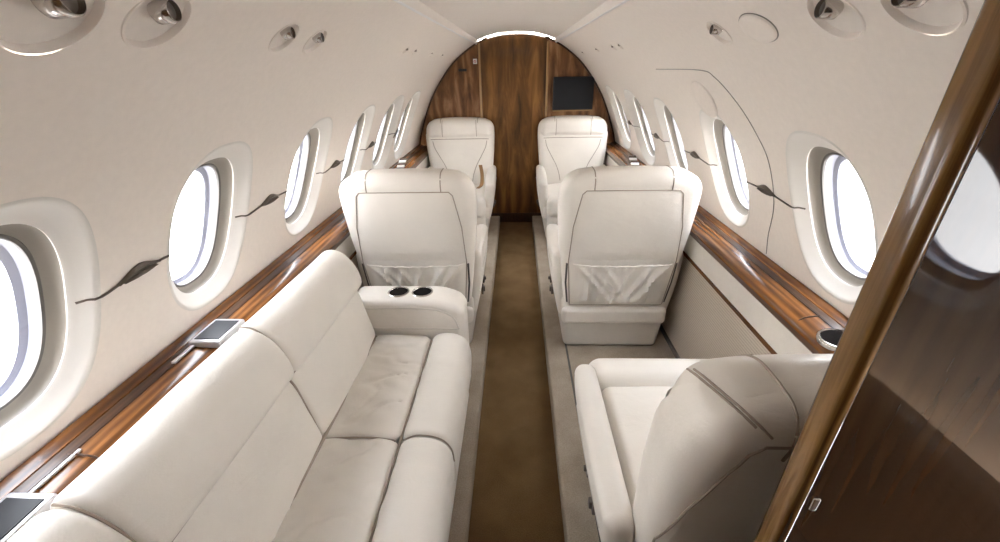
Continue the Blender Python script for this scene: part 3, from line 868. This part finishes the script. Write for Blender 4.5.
# ------------------------------------------------------------------ bronze twig ornaments between the windows
def ornament(side, y0, y1, label):
    """runs from the lip of window y0 forward/up to the opening of window y1"""
    sa, sb, sm = s_at_z(1.083), s_at_z(1.092), s_at_z(1.096)
    big = lambda y: A_OUT + (.06 if y > 2.7 else 0)
    A = y0 + A_IN + .010; B = y1 - big(y1) - .002
    k0 = y0 + big(y0)
    mid = k0 + (B - k0) * .52
    def wd(y, s, n): return wp(side, y, s, max(n, -.004)) + Vector((-side * min(0, n + .004), 0, 0))
    P = [(A, sa, -.0215), ((A + k0) / 2, sa, -.0105), (k0 - .008, sa + .001, .0005), (k0 + .006, sa + .001, .003), (k0 + .02, sa, .003), (mid, sm, .003), (B, sb, .003)]
    root = thing('wall_ornament', label, 'ornament', wp(side, mid, sm, 0), 'bronze twig ornaments between the windows')
    o = Vector(root.location)
    bm = bmesh.new(); tube(bm, [wd(a, b, c) - o for a, b, c in P], .0026, 6)
    obj('stem', bm, M['darkmetal'], root)
    # two leaf blades hugging the stem
    L0, L1 = mid - .058, mid + .058
    def st(y): 
        t = (y - (k0 + .02)) / (mid - k0 - .02); return sa + (sm - sa) * min(t, 1) + (sb - sm) * max(0, t - 1)
    for s, w in ((1, .016), (-1, .013)):
        bm = bmesh.new(); n = 14; rows = []
        for i in range(n + 1):
            t = i / n; y = L0 + (L1 - L0) * (t if s > 0 else .12 + .8 * t)
            env = math.sin(PI * t) ** 1.4 * (1 if t > .1 else 1)
            c0, c1 = s * (.0016 + .0035 * math.sin(PI * t)), s * (.003 + w * env)
            rows.append([bm.verts.new(wp(side, y, st(y) - v, hh) - o) for v, hh in ((c0, .001), (c0, .006), ((c0 + c1) / 2, .010), (c1, .005), (c1, .001))])
        for X, Y in zip(rows, rows[1:]):
            for k in range(4): bm.faces.new((X[k], X[k + 1], Y[k + 1], Y[k]))
        obj('leaf', bm, M['darkmetal'], root)
names = ['first', 'second', 'third', 'fourth', 'fifth', 'sixth']
for i in range(5):
    ornament(-1, WY[-1][i], WY[-1][i + 1], 'dark bronze twig ornament on the left wall, %s from the camera' % names[i])
for i in range(4):
    ornament(1, WY[1][i], WY[1][i + 1], 'dark bronze twig ornament on the right wall, %s from the partition' % names[i])

# ------------------------------------------------------------------ partition in the right foreground
PX, PY0, PY1 = .309, .309, .335
part = thing('partition', 'tall glossy dark wood partition with lighter rounded edge in the right foreground', 'partition', (.6, .318, 0))
po = Vector(part.location)
rr = [(XC + p.x - .004, p.z - .004) for p in full if XC + p.x - .004 > PX + .02 and p.z > .69]
zt = rr[0][1]
bm = bmesh.new(); prism(bm, [(PX + .008, .082), (PX + .008, zt)] + rr + [(XC + .93, .55), (XC + .90, .082)], 'y', PY0 + .004, PY1 - .004)
bmesh.ops.translate(bm, verts=bm.verts[:], vec=-po); obj('panel', bm, M['panel_wood'], part, smooth=False)
bm = rbox((PX + .009, (PY0 + PY1) / 2, .86), (.018, PY1 - PY0 + .006, 1.66), .0085, (2, 2, 8)); bmesh.ops.translate(bm, verts=bm.verts[:], vec=-po)
obj('edge_trim', bm, M['trim_wood'], part)
bm = rbox((PX + .020, PY0 - .0055, 1.06), (.008, .006, .02), .002, (1, 1, 1)); bmesh.ops.translate(bm, verts=bm.verts[:], vec=-po); obj('catch', bm, M['chrome'], part)

# leather bench behind the camera, coloured brown for its shade, seen in the polished partition
bench = thing('bench_seat', 'shade-darkened leather bench mirrored in the glossy partition', 'bench', (.60, -.35, RF))
bo = Vector(bench.location)
for a, b in ((-.60, -.165), (-.16, .27)):
    bm = roll([(.42, .10), (.42, .38), (.46, .43), (.60, .45), (.74, .44), (.74, .2), (.6, .1)], a, b, .02, 8); bmesh.ops.translate(bm, verts=bm.verts[:], vec=-bo); obj('seat_cushion', bm, M['tan'], bench)
    bm = roll([(.72, .44), (.70, .48), (.74, .66), (.79, .80), (.83, .83), (.86, .80), (.87, .6), (.84, .44)], a, b, .02, 8); bmesh.ops.translate(bm, verts=bm.verts[:], vec=-bo); obj('back_cushion', bm, M['tan'], bench)

# small things on the forward ledges
def strip_fan(x, y, z, label, rz):  # row of alternating dark and pale strips
    root = thing('striped_pieces', label, 'strips', (x, y, z), None, rz)
    for i in range(5):
        bm = rbox((0, -.16 + i * .072, .004 + i * .004), (.056, .044, .012), .003, (2, 2, 1))
        obj('magazine', bm, M['white'] if i % 2 else M['ledge_dark'], root)
strip_fan(.900, 3.22, .8195, 'fan of dark and pale magazines on the right ledge near the bulkhead', -.15)
strip_fan(-.900, 3.24, .8195, 'fan of dark and pale magazines on the left ledge near the bulkhead', .15)

# ------------------------------------------------------------------ outside
bm = bmesh.new(); box(bm, (0, 0, -1.65), (160, 160, .1)); struct('ground', bm, M['concrete'], smooth=False)
w = bpy.data.worlds.new('sky'); SC.world = w; w.use_nodes = True
nt = w.node_tree; bg = nt.nodes['Background']
tc = nt.nodes.new('ShaderNodeTexCoord'); sp = nt.nodes.new('ShaderNodeSeparateXYZ')
nt.links.new(tc.outputs['Generated'], sp.inputs[0])
r = ramp(nt, [(0, (1, .98, .95)), (.25, (.97, .96, .96)), (1, (.80, .86, .95))], sp.outputs['Z'])
nt.links.new(r.outputs['Color'], bg.inputs['Color']); bg.inputs['Strength'].default_value = 14.0

# ------------------------------------------------------------------ camera
cam = bpy.data.cameras.new('camera'); co = bpy.data.objects.new('camera', cam); COL.objects.link(co)
cam.sensor_width = 36; cam.lens = 410 / 1000 * 36; cam.clip_start = .02
pitch = math.radians(26.5206); yaw = math.radians(2.5577); tilt = math.radians(1.25)
co.location = (0, 0, 1.5)
co.rotation_euler = (Matrix.Rotation(yaw, 3, 'Z') @ Matrix.Rotation(PI / 2 - pitch, 3, 'X') @ Matrix.Rotation(-tilt, 3, 'Z')).to_euler()
SC.camera = co
SC.view_settings.view_transform = 'Standard'; SC.view_settings.look = 'None'
SC.view_settings.gamma = 1; SC.view_settings.use_curve_mapping = False
SC.view_settings.exposure = 0.85
